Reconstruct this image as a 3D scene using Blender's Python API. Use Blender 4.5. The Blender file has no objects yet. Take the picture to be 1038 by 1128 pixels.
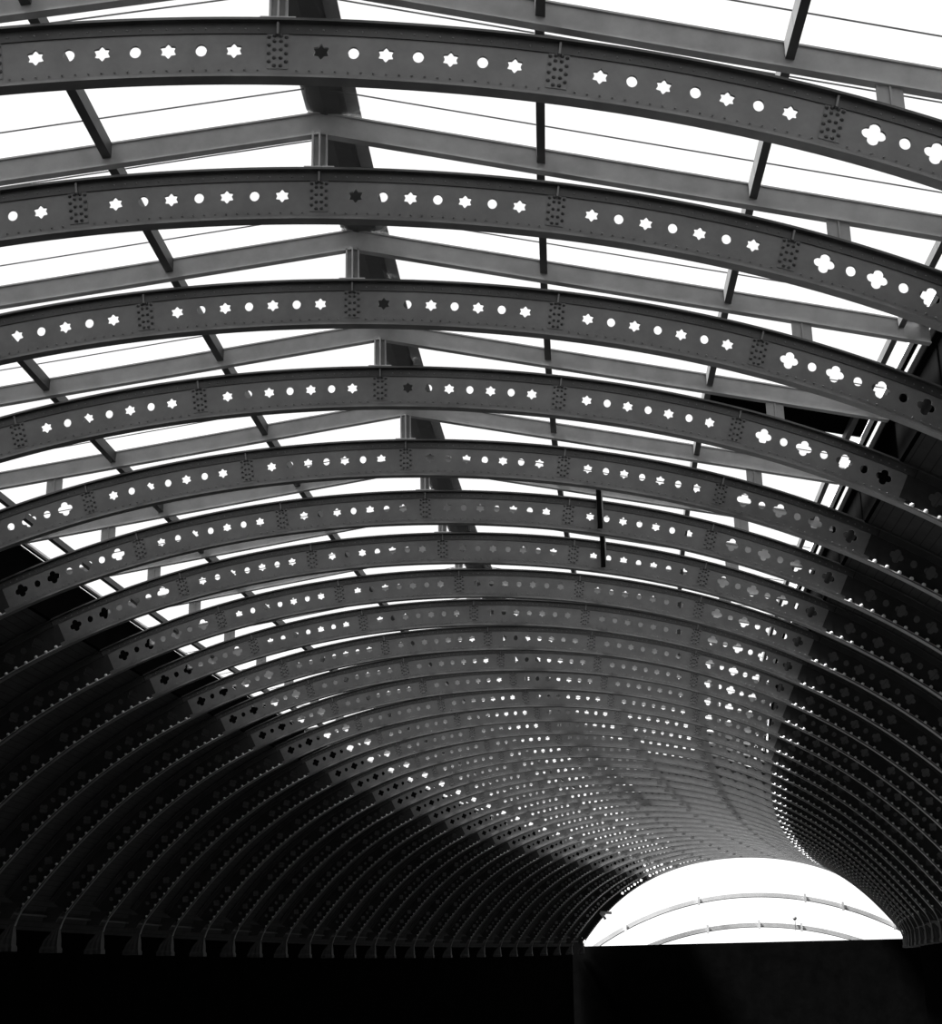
import bpy, math
import numpy as np
from mathutils import Matrix, Vector

# ------------------------------------------------------------------ layout
U = 3.3                     # metres per layout unit (one roof bay is about one unit)
CAM_Z = 6.5                 # the photographer stands on a footbridge
F_PX, PITCH, ROLL, CY = 1700.0, 0.319372, -0.008102, 526.87
TH0, KP, KQ, SKEW = -0.00990292, 0.01318256, -0.01257185e-2, -0.0949121
PX0, APEX = -0.58288321, 2.48572259
L, K0, K1, K2, D = 0.78609859, 0.15866531, 0.12129955, -0.03790819, 0.08833
TILT, RISE = 0.009737498280273107, 0.0003443568015011524
TR = [3.719, 4.5529, 5.4079, 6.293, 7.2576, 8.1034, 8.9528, 9.8292, 10.6871, 11.567, 12.4243, 13.298, 14.2361, 15.1314, 16.0041, 16.9369, 17.8817, 18.8054, 19.7639, 20.7155, 21.6687, 22.6986, 23.6917, 24.6965, 25.773, 26.8821, 27.9871, 29.1136, 30.2272, 31.3895, 32.6186, 33.8408, 35.0805, 36.2277, 37.36, 38.479]
NR = len(TR)
BACK = [-7.0, -5.8, -4.6, -3.4, -2.2, -1.0, 0.2, 1.1, 2.0, 2.87]     # bay lines behind / above the photographer
_g = {}

def frame(t):
    """origin and lateral axis of the cross-section at distance t along the curved shed"""
    if t in _g: return _g[t]
    u = np.linspace(0, t, 41); h = TH0 + KP*u + KQ*u*u
    st = t/40
    dx, dy = np.sin(h), np.cos(h)
    x = PX0 + st*(dx.sum() - .5*(dx[0]+dx[-1])); y = st*(dy.sum() - .5*(dy[0]+dy[-1]))
    a = h[-1] + SKEW
    o = Vector((x*U, y*U, CAM_Z + (APEX + RISE*t*t)*U))
    ca, sa = math.cos(TILT), math.sin(TILT)
    ex = Vector((math.cos(a)*ca, -math.sin(a)*ca, sa))
    ez = Vector((-math.cos(a)*sa, math.sin(a)*sa, ca))
    ey = ez.cross(ex)
    _g[t] = (o, ex, ey, ez)
    return _g[t]

def W(t, X, Z, Y=0.0):
    o, ex, ey, ez = frame(t)
    return o + ex*(X*U) + ey*(Y*U) + ez*(Z*U)

def fmat(t):
    o, ex, ey, ez = frame(t)
    return Matrix(((ex.x, ey.x, ez.x, o.x), (ex.y, ey.y, ez.y, o.y), (ex.z, ey.z, ez.z, o.z), (0, 0, 0, 1)))

# arch centre line, s in panels
_N = 1201
_s = np.linspace(0, 6.4*L, _N); _u = _s/(3*L); _k = K0 + K1*_u**2 + K2*_u**4
_ds = _s[1]-_s[0]
def _cum(a): return np.concatenate([[0], np.cumsum((a[1:]+a[:-1])/2)*_ds])
_ph = _cum(_k); _X = _cum(np.cos(_ph)); _Z = -_cum(np.sin(_ph))
def arch(s, r=0.0):
    a = abs(s)*L; sg = 1 if s >= 0 else -1
    ph = float(np.interp(a, _s, _ph)); X = float(np.interp(a, _s, _X)); Z = float(np.interp(a, _s, _Z))
    return sg*(X + r*math.sin(ph)), Z + r*math.cos(ph)
def s_at_X(X, r=0.0):
    lo, hi = 0.0, 6.3
    for _ in range(40):
        m = (lo+hi)/2
        if arch(m, r)[0] < X: lo = m
        else: hi = m
    return lo

# ------------------------------------------------------------------ materials
def mat(name, col, rough=.55, noise=.25, scale=3.0, metallic=0.0, spec=.4, bump=0.0):
    m = bpy.data.materials.new(name); m.use_nodes = True
    nt = m.node_tree; b = nt.nodes['Principled BSDF']
    tc = nt.nodes.new('ShaderNodeTexCoord'); n = nt.nodes.new('ShaderNodeTexNoise')
    n.inputs['Scale'].default_value = scale; n.inputs['Detail'].default_value = 6
    n.inputs['Roughness'].default_value = .65
    r = nt.nodes.new('ShaderNodeMapRange')
    r.inputs['From Min'].default_value = .3; r.inputs['From Max'].default_value = .7
    r.inputs['To Min'].default_value = col*(1-noise); r.inputs['To Max'].default_value = col*(1+noise)
    nt.links.new(tc.outputs['Object'], n.inputs['Vector']); nt.links.new(n.outputs['Fac'], r.inputs['Value'])
    nt.links.new(r.outputs['Result'], b.inputs['Base Color'])
    b.inputs['Roughness'].default_value = rough; b.inputs['Metallic'].default_value = metallic
    b.inputs['Specular IOR Level'].default_value = spec
    if bump:
        bp = nt.nodes.new('ShaderNodeBump'); bp.inputs['Strength'].default_value = bump
        bp.inputs['Distance'].default_value = .01
        nt.links.new(n.outputs['Fac'], bp.inputs['Height']); nt.links.new(bp.outputs['Normal'], b.inputs['Normal'])
    return m

M = {}
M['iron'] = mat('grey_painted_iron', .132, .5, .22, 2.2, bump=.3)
M['iron_dark'] = mat('dark_iron', .022, .7, .3, 2.0, bump=.3, spec=.2)  # darker tone for the web panels from the third splice down
M['stud'] = mat('glint_stud_iron', .8, .5, .2, 6)  # near-white colour paints the glints onto the rivet heads and their strip
M['neck'] = mat('sooty_cast_iron', .03, .7, .2, 2, spec=.2)
M['ledge'] = mat('sooty_ledge', .05, .8, .2, 2, spec=.2)
M['flange'] = mat('flange_iron', .035, .42, .3, 2.5)
M['lower_flange'] = mat('lower_flange_iron', .09, .35, .35, 2.5, spec=.6)
M['rivet'] = mat('rivet_iron', .06, .45, .2, 4)
M['rafter'] = mat('rafter_paint', .24, .6, .18, 2.6, bump=.2)
M['light_iron'] = mat('pale_iron', .7, .5, .1, 3)
M['purlin'] = mat('purlin_paint', .032, .6, .2, 3)
M['bar'] = mat('glazing_bar_lead', .08, .6, .2, 3)
M['cap'] = mat('ridge_board', .05, .8, .2, 2)
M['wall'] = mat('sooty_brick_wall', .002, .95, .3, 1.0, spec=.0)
M['floor'] = mat('platform_paving', .03, .8, .3, .8)
M['canvas'] = mat('dark_sheet', .003, 1.0, .3, 1.0, spec=.0)

def boards():
    m = bpy.data.materials.new('timber_boarding'); m.use_nodes = True
    nt = m.node_tree; b = nt.nodes['Principled BSDF']
    uv = nt.nodes.new('ShaderNodeUVMap')
    sx = nt.nodes.new('ShaderNodeSeparateXYZ'); nt.links.new(uv.outputs['UV'], sx.inputs[0])
    mu = nt.nodes.new('ShaderNodeMath'); mu.operation = 'MULTIPLY'; mu.inputs[1].default_value = 16.0
    nt.links.new(sx.outputs['X'], mu.inputs[0])
    fr = nt.nodes.new('ShaderNodeMath'); fr.operation = 'FRACT'; nt.links.new(mu.outputs[0], fr.inputs[0])
    gt = nt.nodes.new('ShaderNodeMath'); gt.operation = 'GREATER_THAN'; gt.inputs[1].default_value = .1
    nt.links.new(fr.outputs[0], gt.inputs[0])
    n = nt.nodes.new('ShaderNodeTexNoise'); n.inputs['Scale'].default_value = 9; nt.links.new(uv.outputs['UV'], n.inputs['Vector'])
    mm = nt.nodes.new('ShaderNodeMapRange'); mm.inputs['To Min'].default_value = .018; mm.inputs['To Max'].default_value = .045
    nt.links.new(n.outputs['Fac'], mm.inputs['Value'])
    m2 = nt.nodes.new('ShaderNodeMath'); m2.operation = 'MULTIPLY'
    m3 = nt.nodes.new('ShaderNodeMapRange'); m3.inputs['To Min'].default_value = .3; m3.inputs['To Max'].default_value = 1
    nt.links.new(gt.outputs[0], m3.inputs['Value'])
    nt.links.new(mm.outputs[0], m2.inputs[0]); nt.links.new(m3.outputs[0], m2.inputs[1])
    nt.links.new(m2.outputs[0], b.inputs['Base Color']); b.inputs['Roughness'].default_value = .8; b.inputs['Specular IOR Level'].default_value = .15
    return m
M['boards'] = boards()

def glass():
    m = bpy.data.materials.new('roof_glass'); m.use_nodes = True
    nt = m.node_tree; nt.nodes.clear()
    o = nt.nodes.new('ShaderNodeOutputMaterial'); mx = nt.nodes.new('ShaderNodeMixShader')
    t = nt.nodes.new('ShaderNodeBsdfTransparent'); t.inputs['Color'].default_value = (.93, .93, .93, 1)
    g = nt.nodes.new('ShaderNodeBsdfGlossy'); g.inputs['Roughness'].default_value = .05
    g.inputs['Color'].default_value = (.9, .9, .9, 1)
    mx.inputs[0].default_value = .05
    nt.links.new(t.outputs[0], mx.inputs[1]); nt.links.new(g.outputs[0], mx.inputs[2])
    nt.links.new(mx.outputs[0], o.inputs['Surface'])
    return m
M['glass'] = glass()

# ------------------------------------------------------------------ mesh helpers
COL = bpy.context.scene.collection
class MB:
    def __init__(s): s.v = []; s.f = []; s.uv = None
    def add(s, vs, fs):
        b = len(s.v); s.v += [tuple(v) for v in vs]; s.f += [tuple(i+b for i in f) for f in fs]
    def box8(s, p):   # p[0..3] one end loop, p[4..7] other
        s.add(p, [(3, 2, 1, 0), (4, 5, 6, 7), (0, 1, 5, 4), (1, 2, 6, 5), (2, 3, 7, 6), (3, 0, 4, 7)])
    def box(s, x0, x1, y0, y1, z0, z1):
        s.box8([(x0, y0, z0), (x1, y0, z0), (x1, y1, z0), (x0, y1, z0), (x0, y0, z1), (x1, y0, z1), (x1, y1, z1), (x0, y1, z1)])
    def strip(s, loops, close=True):
        """skin consecutive loops of equal length, cap both ends"""
        n = len(loops[0]); b = len(s.v)
        for lp in loops: s.v += [tuple(v) for v in lp]
        for i in range(len(loops)-1):
            for j in range(n):
                k = (j+1) % n
                s.f.append((b+i*n+j, b+i*n+k, b+(i+1)*n+k, b+(i+1)*n+j))
        if close:
            s.f.append(tuple(b+j for j in reversed(range(n)))); e = b+(len(loops)-1)*n
            s.f.append(tuple(e+j for j in range(n)))
    def dome(s, c, r, ax, up, h=.6, n=7):
        """rivet head at c, pointing along ax"""
        ax = Vector(ax).normalized(); up = Vector(up).normalized(); w = ax.cross(up)
        vs = []
        for rr, hh in ((1, 0), (.8, .55*h), (.4, .95*h)):
            for i in range(n):
                a = 2*math.pi*i/n
                vs.append(Vector(c) + (up*math.cos(a) + w*math.sin(a))*rr*r + ax*hh*r)
        vs.append(Vector(c)+ax*h*r)
        fs = []
        for k in (0, 1):
            for i in range(n):
                j = (i+1) % n; fs.append((k*n+i, k*n+j, (k+1)*n+j, (k+1)*n+i))
        for i in range(n): fs.append((2*n+i, 2*n+(i+1) % n, 3*n))
        s.add(vs, fs)
    def mesh(s, name, m, fix=True):
        me = bpy.data.meshes.new(name); me.from_pydata(s.v, [], s.f)
        me.materials.append(m)
        if fix:
            import bmesh
            bm = bmesh.new(); bm.from_mesh(me); bmesh.ops.recalc_face_normals(bm, faces=bm.faces); bm.to_mesh(me); bm.free()
        me.update(); return me

def link(name, me, parent=None, matrix=None):
    o = bpy.data.objects.new(name, me); COL.objects.link(o)
    if parent is not None: o.parent = parent
    if matrix is not None: o.matrix_world = matrix
    return o
def tag(o, label, cat, group=None):
    o['label'] = label; o['category'] = cat
    if group: o['group'] = group
    return o
def struct(name, mb, m, loc=(0, 0, 0), parent=None):
    o = link(name, mb.mesh(name, m)); o.location = loc
    if parent: o.parent = parent
    else: o['kind'] = 'structure'
    return o

# ------------------------------------------------------------------ the arched rib (local metres)
S_END = 5.67
P0, PITCHH = .154, .1154
HW = .086                       # half height of the web
TW = .004                       # half thickness of the web
def A(s, r, y): X, Z = arch(s, r); return (X*U, y*U, Z*U)

def hole_profile(kind, th):
    if kind == 'circle': return .0158
    if kind == 'bigcircle': return .0170
    if kind == 'star':
        a = (th % (math.pi/3))/(math.pi/3); tri = abs(a-.5)*2
        return .0168 + .0077*tri**1.3
    a = (th % (math.pi/2)); a = min(a, math.pi/2-a)
    d, q = .0188, .0168
    return d*math.cos(a) + math.sqrt(max(q*q - (d*math.sin(a))**2, 0))

def web_panel(k, sg, pierced=True):
    """panel k of one side, star/circle piercings in the two upper panels, quatrefoil/circle below"""
    mb = MB()
    s0, s1 = k, min(k+1, S_END)
    def plain(a, b, n=3):
        if b-a < 1e-4: return
        loops = []
        for i in range(n+1):
            s = a+(b-a)*i/n
            loops.append([A(sg*s, HW, -TW), A(sg*s, -HW, -TW), A(sg*s, -HW, TW), A(sg*s, HW, TW)])
        mb.strip(loops)
    cur = s0
    for i in range(7):
        c = k + P0 + PITCHH*i; a, b = c-PITCHH/2, c+PITCHH/2
        if b > s1 or not pierced: break
        plain(cur, a); cur = b
        kind = ('star' if i % 2 == 0 else 'circle') if k < 2 else ('quatre' if i % 2 == 0 else 'bigcircle')
        n = {'star': 36, 'circle': 20, 'bigcircle': 20, 'quatre': 32}[kind]
        hw = PITCHH*L/2
        ca = math.atan2(HW, hw)
        ths = sorted(set([round(2*math.pi*j/n, 5) for j in range(n)] + [round(x, 5) for x in (ca, math.pi-ca, math.pi+ca, 2*math.pi-ca)]))
        for ang in (0,):
            inner, outer = [], []
            for th in ths:
                r = hole_profile(kind, th + (math.pi/6 if kind == 'star' else 0))
                cx, cz = math.cos(th), math.sin(th)
                q = min(hw/abs(cx) if abs(cx) > 1e-6 else 1e9, HW/abs(cz) if abs(cz) > 1e-6 else 1e9)
                vs_ = {'star': 1.03, 'quatre': 1.03, 'circle': 1.24, 'bigcircle': 1.18}[kind]
                inner.append((r*cx, r*cz*vs_)); outer.append((q*cx, q*cz))
        m = len(ths); vs = []
        for y in (-TW, TW):
            for pts in (inner, outer):
                for (x, z) in pts: vs.append(A(sg*(c + x/L), z, y))
        fs = []
        for j in range(m):
            e = (j+1) % m
            fs += [(j, e, m+e, m+j), (2*m+j, 3*m+j, 3*m+e, 2*m+e), (j, 2*m+j, 2*m+e, e)]
        mb.add(vs, fs)
    plain(cur, s1, 4)
    # small rivets of the angle irons along both edges of the web
    if k >= 3: return mb
    pit, rr = .036, .0036
    n = int((s1-s0)*L/pit)
    for j in range(n):
        s = s0 + (j+.5)*pit/L
        for r in ((-.066, .066) if k < 3 else (-.062,)):
            if k < 3 and min(abs(s-s0), abs(s-s1)) < .05: continue
            mb.dome(A(sg*s, r, -.0085), rr*U, (0, -1, 0), (0, 0, 1), .9, 6)
    return mb

def studded_angle(k, sg):
    """angle iron along the foot of the web with its big rivet heads"""
    mb = MB(); s0, s1 = k, min(k+1, S_END); pit = .0655; lo = []
    for i in range(13):
        s = s0+(s1-s0)*i/12
        lo.append([A(sg*s, -.0855, -.012), A(sg*s, -.079, -.0105), A(sg*s, -.079, -.0087), A(sg*s, -.0855, -.0087)])
    mb.strip(lo)
    n = int((s1-s0)*L/pit)
    for j in range(n):
        s = s0 + (j+.5)*pit/L
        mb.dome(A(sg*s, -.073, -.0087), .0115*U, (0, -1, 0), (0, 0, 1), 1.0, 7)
    return mb

def flange(r0, r1, hw, sa, sb, n, leg):
    """flange plate between radii r0,r1 with an angle-iron leg on the web"""
    mb = MB(); lo = []; la = []
    for i in range(n+1):
        s = sa+(sb-sa)*i/n
        lo.append([A(s, r0, -hw), A(s, r1, -hw), A(s, r1, hw), A(s, r0, hw)])
    mb.strip(lo)
    for y0, y1 in ((-.0085, -.0038), (.0038, .0085)):
        la = []
        for i in range(n+1):
            s = sa+(sb-sa)*i/n
            la.append([A(s, leg[0], y0), A(s, leg[1], y0), A(s, leg[1], y1), A(s, leg[0], y1)])
        mb.strip(la)
    return mb

def splice(s, rivets=True):
    mb = MB()
    w = .030
    for y0, y1 in ((-.0065, -.0045),):
        lo = []
        for i in range(5):
            q = s + (-w + 2*w*i/4)/L
            lo.append([A(q, .060, y0), A(q, -.060, y0), A(q, -.060, y1), A(q, .060, y1)])
        mb.strip(lo)
    # vertical stiffener
    lo = [[A(s-.003/L, z, -.020), A(s+.003/L, z, -.020), A(s+.003/L, z, -.004), A(s-.003/L, z, -.004)] for z in (.083, .045)]
    mb.strip(lo)
    return mb
def splice_rivets(s):
    mb = MB()
    for cx, zs in ((-.024, (.042, .016, -.011, -.037)), (.024, (.042, .016, -.011, -.037)),
                   (-.009, (.046, .029, .002, -.025, -.05)), (.009, (.046, .029, .002, -.025, -.05))):
        for zz in zs:
            mb.dome(A(s + cx/L, zz, -.0065), .0062*U, (0, -1, 0), (0, 0, 1), 1.2, 8)
    return mb

def bracket_mb(sg):
    """dark cast neck under the foot of the rib"""
    mb = MB(); X, Z = arch(S_END, 0); X *= sg
    lo = []
    for d, hi, ho, hy in ((0.0, .085, .085, .004), (.04, .07, .08, .006), (.08, .05, .075, .01), (.12, .045, .07, .015)):
        cx = X + sg*(.012 + d*.4)
        lo.append([((cx-sg*hi)*U, -hy*U, (Z-d)*U), ((cx+sg*ho)*U, -hy*U, (Z-d)*U), ((cx+sg*ho)*U, hy*U, (Z-d)*U), ((cx-sg*hi)*U, hy*U, (Z-d)*U)])
    mb.strip(lo); return mb
def neck_flange(sg):
    mb = MB(); X, Z = arch(S_END, -.094); lo = []
    for d, w in ((-.01, .022), (.04, .018), (.08, .016), (.12, .020)):
        cx = sg*(X + .0 + d*.55 - d*d*1.2)
        lo.append([(cx*U, -w*U, (Z-d)*U), ((cx+sg*.008)*U, -w*U, (Z-d)*U), ((cx+sg*.008)*U, w*U, (Z-d)*U), (cx*U, w*U, (Z-d)*U)])
    mb.strip(lo); return mb
def capital_mb(sg):
    """fluted corbel that flares outward below the neck"""
    mb = MB(); X, Z = arch(S_END, -.094); lo = []
    for d, wi, wo, wy in ((.11, 0, .03, .022), (.16, -.002, .07, .04), (.21, -.004, .11, .055), (.26, -.004, .13, .06), (.28, -.012, .14, .07), (.31, -.012, .14, .07)):
        x0, x1 = X + .055 + wi, X + .055 + wo
        ring = []
        for (xa, ya, xb, yb) in ((x0, -wy, x1, -wy), (x1, -wy, x1, wy), (x1, wy, x0, wy), (x0, wy, x0, -wy)):
            for q in range(6):
                f = q/6; fl = .0 if q % 2 == 0 else .004
                ring.append((sg*(xa+(xb-xa)*f + (fl if ya == yb == wy else 0))*U, (ya+(yb-ya)*f + (fl if ya == yb == -wy else 0))*U, (Z-d)*U))
        lo.append(ring)
    mb.strip(lo); return mb

PARTS = []        # (name, mesh, label, [sub-parts])
for sg in (1, -1):
    for k in range(6):
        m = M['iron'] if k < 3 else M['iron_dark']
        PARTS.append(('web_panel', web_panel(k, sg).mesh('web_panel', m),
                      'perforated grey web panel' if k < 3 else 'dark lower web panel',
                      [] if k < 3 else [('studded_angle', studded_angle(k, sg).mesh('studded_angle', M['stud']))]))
PARTS.append(('upper_flange', flange(.086, .094, .026, -S_END, S_END, 120, (.052, .086)).mesh('upper_flange', M['flange']), 'dark upper flange', []))
PARTS.append(('lower_flange', flange(-.086, -.094, .022, -S_END, S_END, 120, (-.074, -.086)).mesh('lower_flange', M['lower_flange']), None, []))
for s in (-3, -2, -1, 0, 1, 2, 3):
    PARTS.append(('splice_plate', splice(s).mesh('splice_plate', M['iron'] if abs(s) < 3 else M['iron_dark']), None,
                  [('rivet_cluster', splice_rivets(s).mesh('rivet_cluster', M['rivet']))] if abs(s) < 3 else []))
for sg in (-1, 1):
    PARTS.append(('bracket', bracket_mb(sg).mesh('bracket', M['neck']), None,
                  [('bracket_flange', neck_flange(sg).mesh('bracket_flange', M['lower_flange'])), ('capital', capital_mb(sg).mesh('capital', M['ledge']))]))

ORD = ['first', 'second', 'third', 'fourth', 'fifth', 'sixth', 'seventh', 'eighth', 'ninth', 'tenth', 'eleventh', 'twelfth', 'thirteenth',
       'fourteenth', 'fifteenth', 'sixteenth', 'seventeenth', 'eighteenth', 'nineteenth', 'twentieth']
def nth(n):
    if n < 18: return ORD[n] + ' from the top'
    k = NR-1-n
    return (ORD[k-1] + ' before the end opening') if k > 0 else 'framing the bright end opening'
RIB_LABEL = {0: 'perforated grey iron arch rib spanning the very top of the view, nearest of all',
             NR-1: 'farthest iron arch rib, edging the white end opening with bright pierced holes'}
ribs = []
def make_rib(n, t):
    root = link('arch_rib', None); root.matrix_world = fmat(t)
    if n is None: lab = None
    else:
        lab = RIB_LABEL.get(n, 'perforated iron arch rib, ' + nth(n))
        tag(root, lab, 'arch rib', 'iron arch ribs of the roof')
    if n is not None and n != 0:
        src = ribs[0]
        for ch in list(src.children):
            c = ch.copy(); COL.objects.link(c); c.parent = root
            for g in list(ch.children):
                d = g.copy(); COL.objects.link(d); d.parent = c
    else:
        for name, me, pl, subs in PARTS:
            o = link(name, me, root)
            if pl: o['label'] = pl
            for sn, sm in subs: link(sn, sm, o)
    return root
for n, t in enumerate(TR): ribs.append(make_rib(n, t))
# the rib at the end opening has solid lower web panels
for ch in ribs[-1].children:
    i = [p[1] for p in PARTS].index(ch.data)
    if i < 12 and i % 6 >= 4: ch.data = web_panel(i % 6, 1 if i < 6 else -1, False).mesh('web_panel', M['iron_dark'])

# ------------------------------------------------------------------ rafters with ridge post and struts
EDGE = 2.20
PE = {1: 2.190, -1: 2.260}        # outer edge of the glazing, right and left
def zr(X): return .310 - .180*abs(X)       # top of rafter
RD = .078
def rafter_beam(sg):
    mb = MB()
    def sec(X, z0, z1, hy): return [(sg*X*U, -hy*U, (zr(X)+z0)*U), (sg*X*U, hy*U, (zr(X)+z0)*U), (sg*X*U, hy*U, (zr(X)+z1)*U), (sg*X*U, -hy*U, (zr(X)+z1)*U)]
    mb.strip([sec(0.0, -RD, -.004, .009), sec(PE[sg]+.035, -RD, -.004, .009)])
    mb.strip([sec(0.0, -RD-.006, -RD, .016), sec(PE[sg]+.035, -RD-.006, -RD, .016)])
    mb.strip([sec(0.0, -.005, .001, .016), sec(PE[sg]+.035, -.005, .001, .016)])
    return mb
def rib_top(X): s = s_at_X(abs(X), .094); return arch(s, .094)[1]
def post_mb():
    mb = MB(); z0, z1 = .092, zr(0)-RD+.004
    mb.box(-.026*U, .026*U, -.003*U, .003*U, z0*U, z1*U)
    mb.box(-.026*U, -.020*U, -.016*U, .016*U, z0*U, z1*U)
    mb.box(.020*U, .026*U, -.016*U, .016*U, z0*U, z1*U)
    mb.box(-.003*U, .003*U, -.020*U, -.003*U, z0*U, z1*U)
    mb.box(-.05*U, .05*U, -.022*U, .022*U, (z0)*U, (z0+.008)*U)
    return mb
def strut_mb(sg):
    mb = MB(); a, b = 1.692, 1.768
    for x0, x1, y0, y1 in ((a, b, -.004, .004), ((a+b)/2-.003, (a+b)/2+.003, -.010, .0)):
        lo = []
        for x in (x0, x1):
            zb, zt = rib_top(x)-.004, zr(x)-RD+.004
            lo.append([(sg*x*U, y0*U, zb*U), (sg*x*U, y1*U, zb*U), (sg*x*U, y1*U, zt*U), (sg*x*U, y0*U, zt*U)])
        mb.strip(lo)
    return mb
RM = [('beam', rafter_beam(s).mesh('beam', M['rafter'])) for s in (-1, 1)] + [('ridge_post', post_mb().mesh('ridge_post', M['rafter']))] + \
     [('strut', strut_mb(s).mesh('strut', M['rafter'])) for s in (-1, 1)]
raf = []
for n in range(NR):
    root = link('roof_rafter', None); root.matrix_world = fmat(TR[n])
    lab = {0: 'straight grey roof rafter crossing the top corners above the nearest arch rib'}.get(n,
          'straight peaked grey rafter propped above the arch rib ' + nth(n))
    if n == NR-1: lab = 'straight peaked rafter above the farthest arch rib at the end opening'
    tag(root, lab, 'rafter', 'peaked rafters propped above the arch ribs')
    for ch in (RM if n == 0 else []): link(ch[0], ch[1], root)
    if n:
        for ch in list(raf[0].children):
            c = ch.copy(); COL.objects.link(c); c.parent = root
    raf.append(root)

# ------------------------------------------------------------------ bays: purlins, ridge boards, skylights
TT = BACK + TR
i0 = len(BACK)
def bay_beam(mb, ta, tb, X, Z, hw, h, o, ga=.010, gb=.010, slope=True):
    """bar from cross-section ta to tb, at lateral X, top Z"""
    lo = []
    sl = -.18*(1 if X > 0 else -1) if slope else 0
    for t, g in ((ta, ga), (tb, -gb)):
        pts = [W(t, X-hw, Z-h-hw*sl, g), W(t, X+hw, Z-h+hw*sl, g), W(t, X+hw, Z+hw*sl, g), W(t, X-hw, Z-hw*sl, g)]
        lo.append([p-o for p in pts])
    mb.strip(lo)
PUR = {'upper': (.740, .014), 'middle': (1.448, .013), 'lower': (2.115, .011)}
for b in range(i0-1, i0+22):
    n = b-i0
    ta, tb = TT[b], TT[b+1]; o = W(ta, 0, 0)
    for sg, side in ((-1, 'left'), (1, 'right')):
        for row, (X, hw) in PUR.items():
            if n < 0 and row == 'lower': continue
            XX = .70 if (row == 'upper' and sg < 0) else (2.10 if (row == 'lower' and sg < 0) else X)
            mb = MB(); c = W(ta, sg*XX, zr(XX))
            bay_beam(mb, ta, tb, sg*XX, zr(XX)-.002, hw, .052 if row != 'lower' else .035, c)
            ob = link('purlin', mb.mesh('purlin', M['purlin'])); ob.location = c
            if n < 0: lab = f'short {row} purlin {side} of ridge at the top edge, above every rafter'
            else: lab = f'short {row} purlin {side} of ridge, beyond the rafter ' + nth(n)
            tag(ob, lab, 'purlin', f'{row} purlins {side} of the ridge')
for b in range(i0-1, i0+22):
    ta, tb = TT[b], TT[b+1]; n = b-i0
    c = W(ta, 0, zr(0)); mb = MB(); lo = []
    for t in (ta+.007, tb-.007):
        prof = [(-.045, .318), (.02, .300), (.095, .303), (.135, .325), (.125, .352), (.03, .365), (-.04, .345)]
        lo.append([W(t, x, z)-c for x, z in prof])
    mb.strip(lo)
    ob = link('ridge_board', mb.mesh('ridge_board', M['cap'])); ob.location = c
    tag(ob, 'dark ridge board ' + ('at the top edge, before the nearest rafter' if n < 0 else 'running on from the rafter ' + nth(n)), 'ridge board', 'dark ridge boards along the roof top')

wn = 0
for b in range(len(TT)-1):
    ta, tb = TT[b], TT[b+1]; n = b-i0
    for sg in (-1, 1):
        wn += 1
        c = W(ta, sg*1.0, zr(1.0)); mb = MB()
        lo = []
        for t in (ta, tb):
            lo.append([W(t, sg*x, zr(x)+dz)-c for x, dz in ((.0, .006), (PE[sg]+.003, .006), (PE[sg]+.003, .009), (.0, .009))])
        mb.strip(lo)
        # narrow gap pane along the eave
        lo = []
        for t in (ta, tb):
            lo.append([W(t, sg*x, zr(PE[sg]+.04)+dz)-c for x, dz in ((PE[sg]+.040, .006), (PE[sg]+.058, .006), (PE[sg]+.058, .009), (PE[sg]+.040, .009))])
        mb.strip(lo)
        ob = struct(f'window_{wn}', mb, M['glass'], c)
        if -1 <= n < 22:
            for lam in (.19, .81):
                g = MB(); lo = []
                for x in (.03, PE[sg]):
                    p0, p1 = W(ta, sg*x, zr(x)), W(tb, sg*x, zr(x))
                    q = p0.lerp(p1, lam); d = (p1-p0).normalized()*.0016*U
                    up = Vector((0, 0, .004*U))
                    lo.append([q-d-c, q+d-c, q+d+up-c, q-d+up-c])
                g.strip(lo)
                gb = link('glazing_bar', g.mesh('glazing_bar', M['bar']), ob)
# solid dark cover over part of the roof light beyond the fourth rafter, right side
c = W(TR[3], 1.8, zr(1.8)); mb = MB(); lo = []
for x in (1.47, PE[1]-.002):
    p0, p1 = W(TR[3], x, zr(x)+.001), W(TR[4], x, zr(x)+.001)
    q0, q1 = p0.lerp(p1, .01), p0.lerp(p1, .50)
    up = Vector((0, 0, .003*U)); lo.append([q0-c, q1-c, q1+up-c, q0+up-c])
mb.strip(lo)
ob = link('cover_sheet', mb.mesh('cover_sheet', M['canvas'])); ob.location = c
tag(ob, 'dark solid cover sheet blocking a right-hand skylight beyond the fourth rafter', 'cover sheet')

# eave frames, upstands and boarding -> structure
for sg, tr in ((-1, 'trim_1'), (1, 'trim_2')):
    e = PE[sg]; ze = zr(e)
    mb = MB(); lo = []
    for t in TT: lo.append([W(t, sg*x, ze+z) for x, z in ((e, -.006), (e+.020, -.006), (e+.020, .008), (e, .008))])
    mb.strip(lo)
    struct(tr, mb, M['light_iron'])
    mb = MB(); lo = []
    zt = zr(e+.04)+.012
    for t in TT:
        z0 = arch(s_at_X(e+.06, .1), .1)[1]
        lo.append([W(t, sg*x, z) for x, z in ((e+.060, zt), (e+.075, zt), (e+.075, z0-.02), (e+.060, z0-.01))])
    mb.strip(lo)
    lo = [[W(t, sg*x, z) for x, z in ((e+.021, zt-.012), (e+.038, zt-.012), (e+.038, zt), (e+.021, zt))] for t in TT]
    mb.strip(lo)
    struct('trim_3' if sg < 0 else 'trim_4', mb, M['canvas'])

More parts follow.
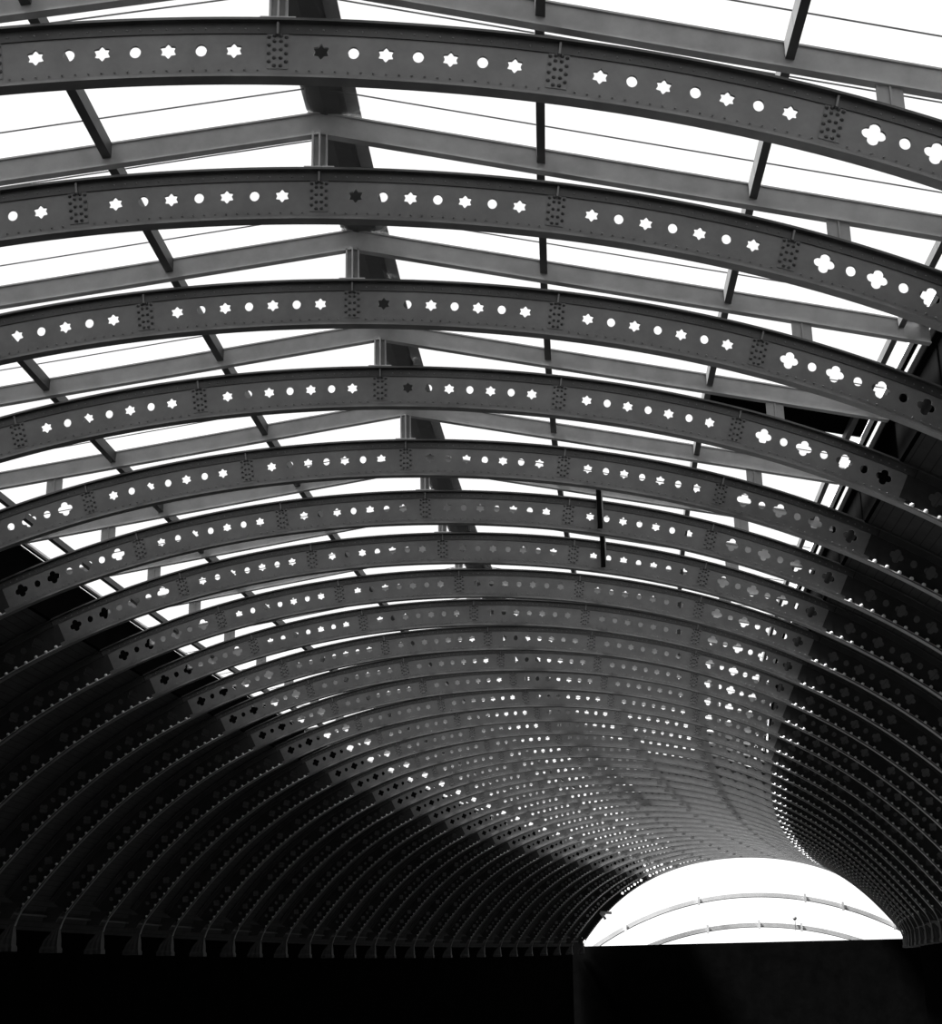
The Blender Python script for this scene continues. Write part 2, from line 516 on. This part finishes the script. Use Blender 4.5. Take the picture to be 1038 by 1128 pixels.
for sg in (-1, 1):
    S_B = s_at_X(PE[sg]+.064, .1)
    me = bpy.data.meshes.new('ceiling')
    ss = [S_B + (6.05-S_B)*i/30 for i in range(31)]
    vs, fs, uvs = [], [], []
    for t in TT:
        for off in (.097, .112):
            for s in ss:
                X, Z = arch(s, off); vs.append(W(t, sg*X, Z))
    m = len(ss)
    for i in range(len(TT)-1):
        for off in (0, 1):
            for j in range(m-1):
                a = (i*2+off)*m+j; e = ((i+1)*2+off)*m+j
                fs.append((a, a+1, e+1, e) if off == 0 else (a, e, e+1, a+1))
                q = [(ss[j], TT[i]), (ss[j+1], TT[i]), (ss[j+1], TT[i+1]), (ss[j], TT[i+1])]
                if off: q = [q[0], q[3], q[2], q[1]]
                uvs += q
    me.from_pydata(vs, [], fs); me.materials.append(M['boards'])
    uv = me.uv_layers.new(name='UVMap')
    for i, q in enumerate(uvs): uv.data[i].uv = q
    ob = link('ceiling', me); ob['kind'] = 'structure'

# side walls, ground, back wall, far wall below the opening
XW = arch(6.0, .1)[0] + .02
ZS = arch(6.0, .1)[1]
for sg, nm in ((-1, 'wall_left'), (1, 'wall_right')):
    mb = MB(); lo = []
    for t in TT:
        a, b = W(t, sg*XW, ZS+.05), W(t, sg*(XW+.12), ZS+.05)
        lo.append([a, b, Vector((b.x, b.y, 0)), Vector((a.x, a.y, 0))])
    mb.strip(lo); struct(nm, mb, M['wall'])
    # longitudinal ledge at the springing
    mb = MB(); lo = []
    xl, zl = arch(S_END, -.1)
    for t in TT: lo.append([W(t, sg*(xl+.17+x), zl-.02+z) for x, z in ((0, 0), (.02, 0), (.02, .014), (0, .014))])
    mb.strip(lo); struct('trim_5' if sg < 0 else 'trim_6', mb, M['ledge'])
mb = MB(); lo = []
for t in TT:
    a, b = W(t, -XW-.1, ZS), W(t, XW+.1, ZS)
    lo.append([Vector((a.x, a.y, -.3)), Vector((b.x, b.y, -.3)), Vector((b.x, b.y, 0)), Vector((a.x, a.y, 0))])
mb.strip(lo); struct('floor', mb, M['floor'])
def endwall(name, t, z_top_fn, dt, ext=.1):
    mb = MB(); lo = []
    for i in range(121):
        X = -XW-ext + (2*XW+2*ext)*i/120
        z = z_top_fn(X)
        a, b = W(t, X, z), W(t+dt, X, z)
        lo.append([a, b, Vector((b.x, b.y, 0)), Vector((a.x, a.y, 0))])
    mb.strip(lo); return struct(name, mb, M['wall'])
def back_top(X):
    if abs(X) < 2.2: return zr(X)+.01
    s = s_at_X(min(abs(X), XW-.03), .1); return arch(s, .1)[1]
endwall('wall_back', TT[0], back_top, -.1)
ZLOW = -2.02
endwall('wall_far', TR[-1]+.10, lambda X: -1.70 if abs(X) > 3.90 else ZLOW, .06, 1.4)

# ------------------------------------------------------------------ arched rails of the end screen
def circ3(p, q, r):
    ax, ay = p; bx, by = q; cx, cy = r
    d = 2*(ax*(by-cy)+bx*(cy-ay)+cx*(ay-by))
    ux = ((ax*ax+ay*ay)*(by-cy)+(bx*bx+by*by)*(cy-ay)+(cx*cx+cy*cy)*(ay-by))/d
    uy = ((ax*ax+ay*ay)*(cx-bx)+(bx*bx+by*by)*(ax-cx)+(cx*cx+cy*cy)*(bx-ax))/d
    return ux, uy, math.hypot(ax-ux, ay-uy)
TE = TR[-1]
def arc_rail(pts, x0, x1, label, clampX):
    cx, cz, R = circ3(*pts)
    fm = fmat(TE); zc = cz + math.sqrt(R*R)
    root = link('screen_rail', None); root.matrix_world = fm
    tag(root, label, 'arched rail', 'arched rails across the end opening')
    mb = MB(); lo = []
    for i in range(61):
        x = x0+(x1-x0)*i/60
        a = math.asin(max(-1, min(1, (x-cx)/R)))
        pt = lambda r, y: ((cx+(R+r)*math.sin(a))*U, y*U, (cz+(R+r)*math.cos(a))*U)
        lo.append([pt(-.045, .25), pt(.045, .25), pt(.045, .31), pt(-.045, .31)])
    mb.strip(lo); link('rail_beam', mb.mesh('rail_beam', M['rail']), root)
    lo = []; mb = MB()
    for i in range(61):
        x = x0+(x1-x0)*i/60
        a = math.asin(max(-1, min(1, (x-cx)/R)))
        pt = lambda r, y: ((cx+(R+r)*math.sin(a))*U, y*U, (cz+(R+r)*math.cos(a))*U)
        lo.append([pt(-.06, .23), pt(-.045, .23), pt(-.045, .33), pt(-.06, .33)])
    mb.strip(lo); link('rail_flange', mb.mesh('rail_flange', M['flange']), root)
    for x in clampX:
        a = math.asin((x-cx)/R); z = cz+R*math.cos(a)
        mb = MB(); mb.box((x-.025)*U, (x+.025)*U, .20*U, .24*U, (z-.1)*U, (z+.1)*U)
        o = link('clamp', mb.mesh('clamp', M['clamp']), root); o['label'] = 'pale clamp on the rail'
M['clamp'] = mat('clamp_paint', .42, .6, .1, 2)
M['rail'] = mat('rail_paint', .3, .6, .1, 2)
X35 = arch(5.3)[0]
arc_rail([(-3.41, -1.90), (.44, -.94), (3.39, -1.715)], -3.68, 3.55, 'upper grey arched rail across the white end opening', (-2.85, -1.07, 1.42, 2.27, 3.39))
arc_rail([(-2.03, -1.95), (.31, -1.62), (2.70, -2.07)], -2.75, 2.85, 'lower grey arched rail across the white end opening', (-.9, .31, 1.28))
# small lamp hanger on the lower rail
fm = fmat(TE)
root = link('signal_lamp', None); root.matrix_world = fm
tag(root, 'tiny dark lamp on a thin stem standing on the lower arched rail', 'lamp')
mb = MB(); mb.box(1.135*U, 1.15*U, .205*U, .220*U, -1.78*U, -1.5*U); link('stem', mb.mesh('stem', M['bar']), root)
mb = MB(); mb.dome((1.14*U, .212*U, -1.50*U), .05*U, (0, 0, 1), (1, 0, 0), 1.0, 12); mb.dome((1.14*U, .212*U, -1.50*U), .05*U, (0, 0, -1), (1, 0, 0), .9, 12)
link('lamp_head', mb.mesh('lamp_head', M['bar']), root)
# pale triangular brackets on the end rib
def tri_bracket(X, Z, w, h, label):
    root = link('stay_bracket', None); root.matrix_world = fmat(TR[-1]) @ Matrix.Translation(((X+.04)*U, -.05*U, (Z-.05)*U))
    tag(root, label, 'bracket')
    mb = MB()
    for (a, b) in (((0, 0), (w, -.1*h)), ((0, 0), (w*.45, -h))):
        dx, dz = b[0]-a[0], b[1]-a[1]; l = math.hypot(dx, dz); nx, nz = -dz/l*.03, dx/l*.03
        lo = [[((p[0]-nx)*U, -.02*U, (p[1]-nz)*U), ((p[0]+nx)*U, -.02*U, (p[1]+nz)*U), ((p[0]+nx)*U, .02*U, (p[1]+nz)*U), ((p[0]-nx)*U, .02*U, (p[1]-nz)*U)] for p in (a, b)]
        mb.strip(lo)
    link('stay', mb.mesh('stay', M['light_iron']), root)
tri_bracket(-3.445, -1.206, .27, .16, 'small two-legged stay bracket low on the left side of the end arch')
tri_bracket(-1.327, -0.259, .15, .10, 'tiny stay bracket near the crown of the end arch')

# ------------------------------------------------------------------ stanchions in front of two ribs
for n, X, lab in ((5, .952, 'dark vertical stanchion hanging in front of the sixth arch rib, right of centre'),
                  (6, .957, 'dark vertical stanchion hanging in front of the seventh arch rib, right of centre')):
    root = link('stanchion', None); root.matrix_world = fmat(TR[n]) @ Matrix.Translation((X*U, -.045*U, 0))
    tag(root, lab, 'stanchion', 'dark stanchions in front of the ribs')
    zt, zb = zr(X)-.02, arch(s_at_X(X, -.07), -.07)[1]
    mb = MB(); mb.box(-.014*U, .012*U, -.014*U, .010*U, zb*U, zt*U); link('post', mb.mesh('post', M['canvas']), root)
    mb = MB(); mb.box(.012*U, .020*U, -.004*U, .012*U, (zb+.05)*U, zt*U); o = link('face_strip', mb.mesh('face_strip', M['rafter']), root)
    o['label'] = 'pale strip down its right side'

# ------------------------------------------------------------------ camera, sky, view
SUN_E, SUN_EL, SUN_AZ = 58.0, math.radians(60), math.radians(-1)
cam = bpy.data.cameras.new('camera'); co = bpy.data.objects.new('camera', cam); COL.objects.link(co)
c, s = math.cos(ROLL), math.sin(ROLL)
R = Vector((1, 0, 0)); Up = Vector((0, -math.sin(PITCH), math.cos(PITCH))); Fw = Vector((0, math.cos(PITCH), math.sin(PITCH)))
R2 = R*c + Up*s; U2 = Up*c - R*s; B = -Fw
co.matrix_world = Matrix(((R2.x, U2.x, B.x, 0), (R2.y, U2.y, B.y, 0), (R2.z, U2.z, B.z, CAM_Z), (0, 0, 0, 1)))
cam.sensor_fit = 'HORIZONTAL'; cam.sensor_width = 36; cam.lens = 36*F_PX/1038
cam.shift_x = 0; cam.shift_y = -(564-CY)/1038
cam.clip_end = 2000; cam.clip_start = .05
bpy.context.scene.camera = co

w = bpy.data.worlds.new('overcast_sky'); bpy.context.scene.world = w; w.use_nodes = True
nt = w.node_tree; bg = nt.nodes['Background']
bg.inputs['Color'].default_value = (1, 1, 1, 1); bg.inputs['Strength'].default_value = 1.35
sun = bpy.data.lights.new('sun', 'SUN'); so = bpy.data.objects.new('sun', sun); COL.objects.link(so)
sun.energy = SUN_E; sun.angle = math.radians(12)
sd = Vector((-math.cos(SUN_EL)*math.cos(SUN_AZ), math.cos(SUN_EL)*math.sin(SUN_AZ), math.sin(SUN_EL)))
so.rotation_euler = sd.to_track_quat('Z', 'Y').to_euler()
sc = bpy.context.scene
sc.view_settings.view_transform = 'Standard'; sc.view_settings.look = 'None'
sc.view_settings.exposure = 0.0; sc.view_settings.gamma = 1.0; sc.view_settings.use_curve_mapping = False
sc.cycles.transparent_max_bounces = 32; sc.cycles.max_bounces = 6
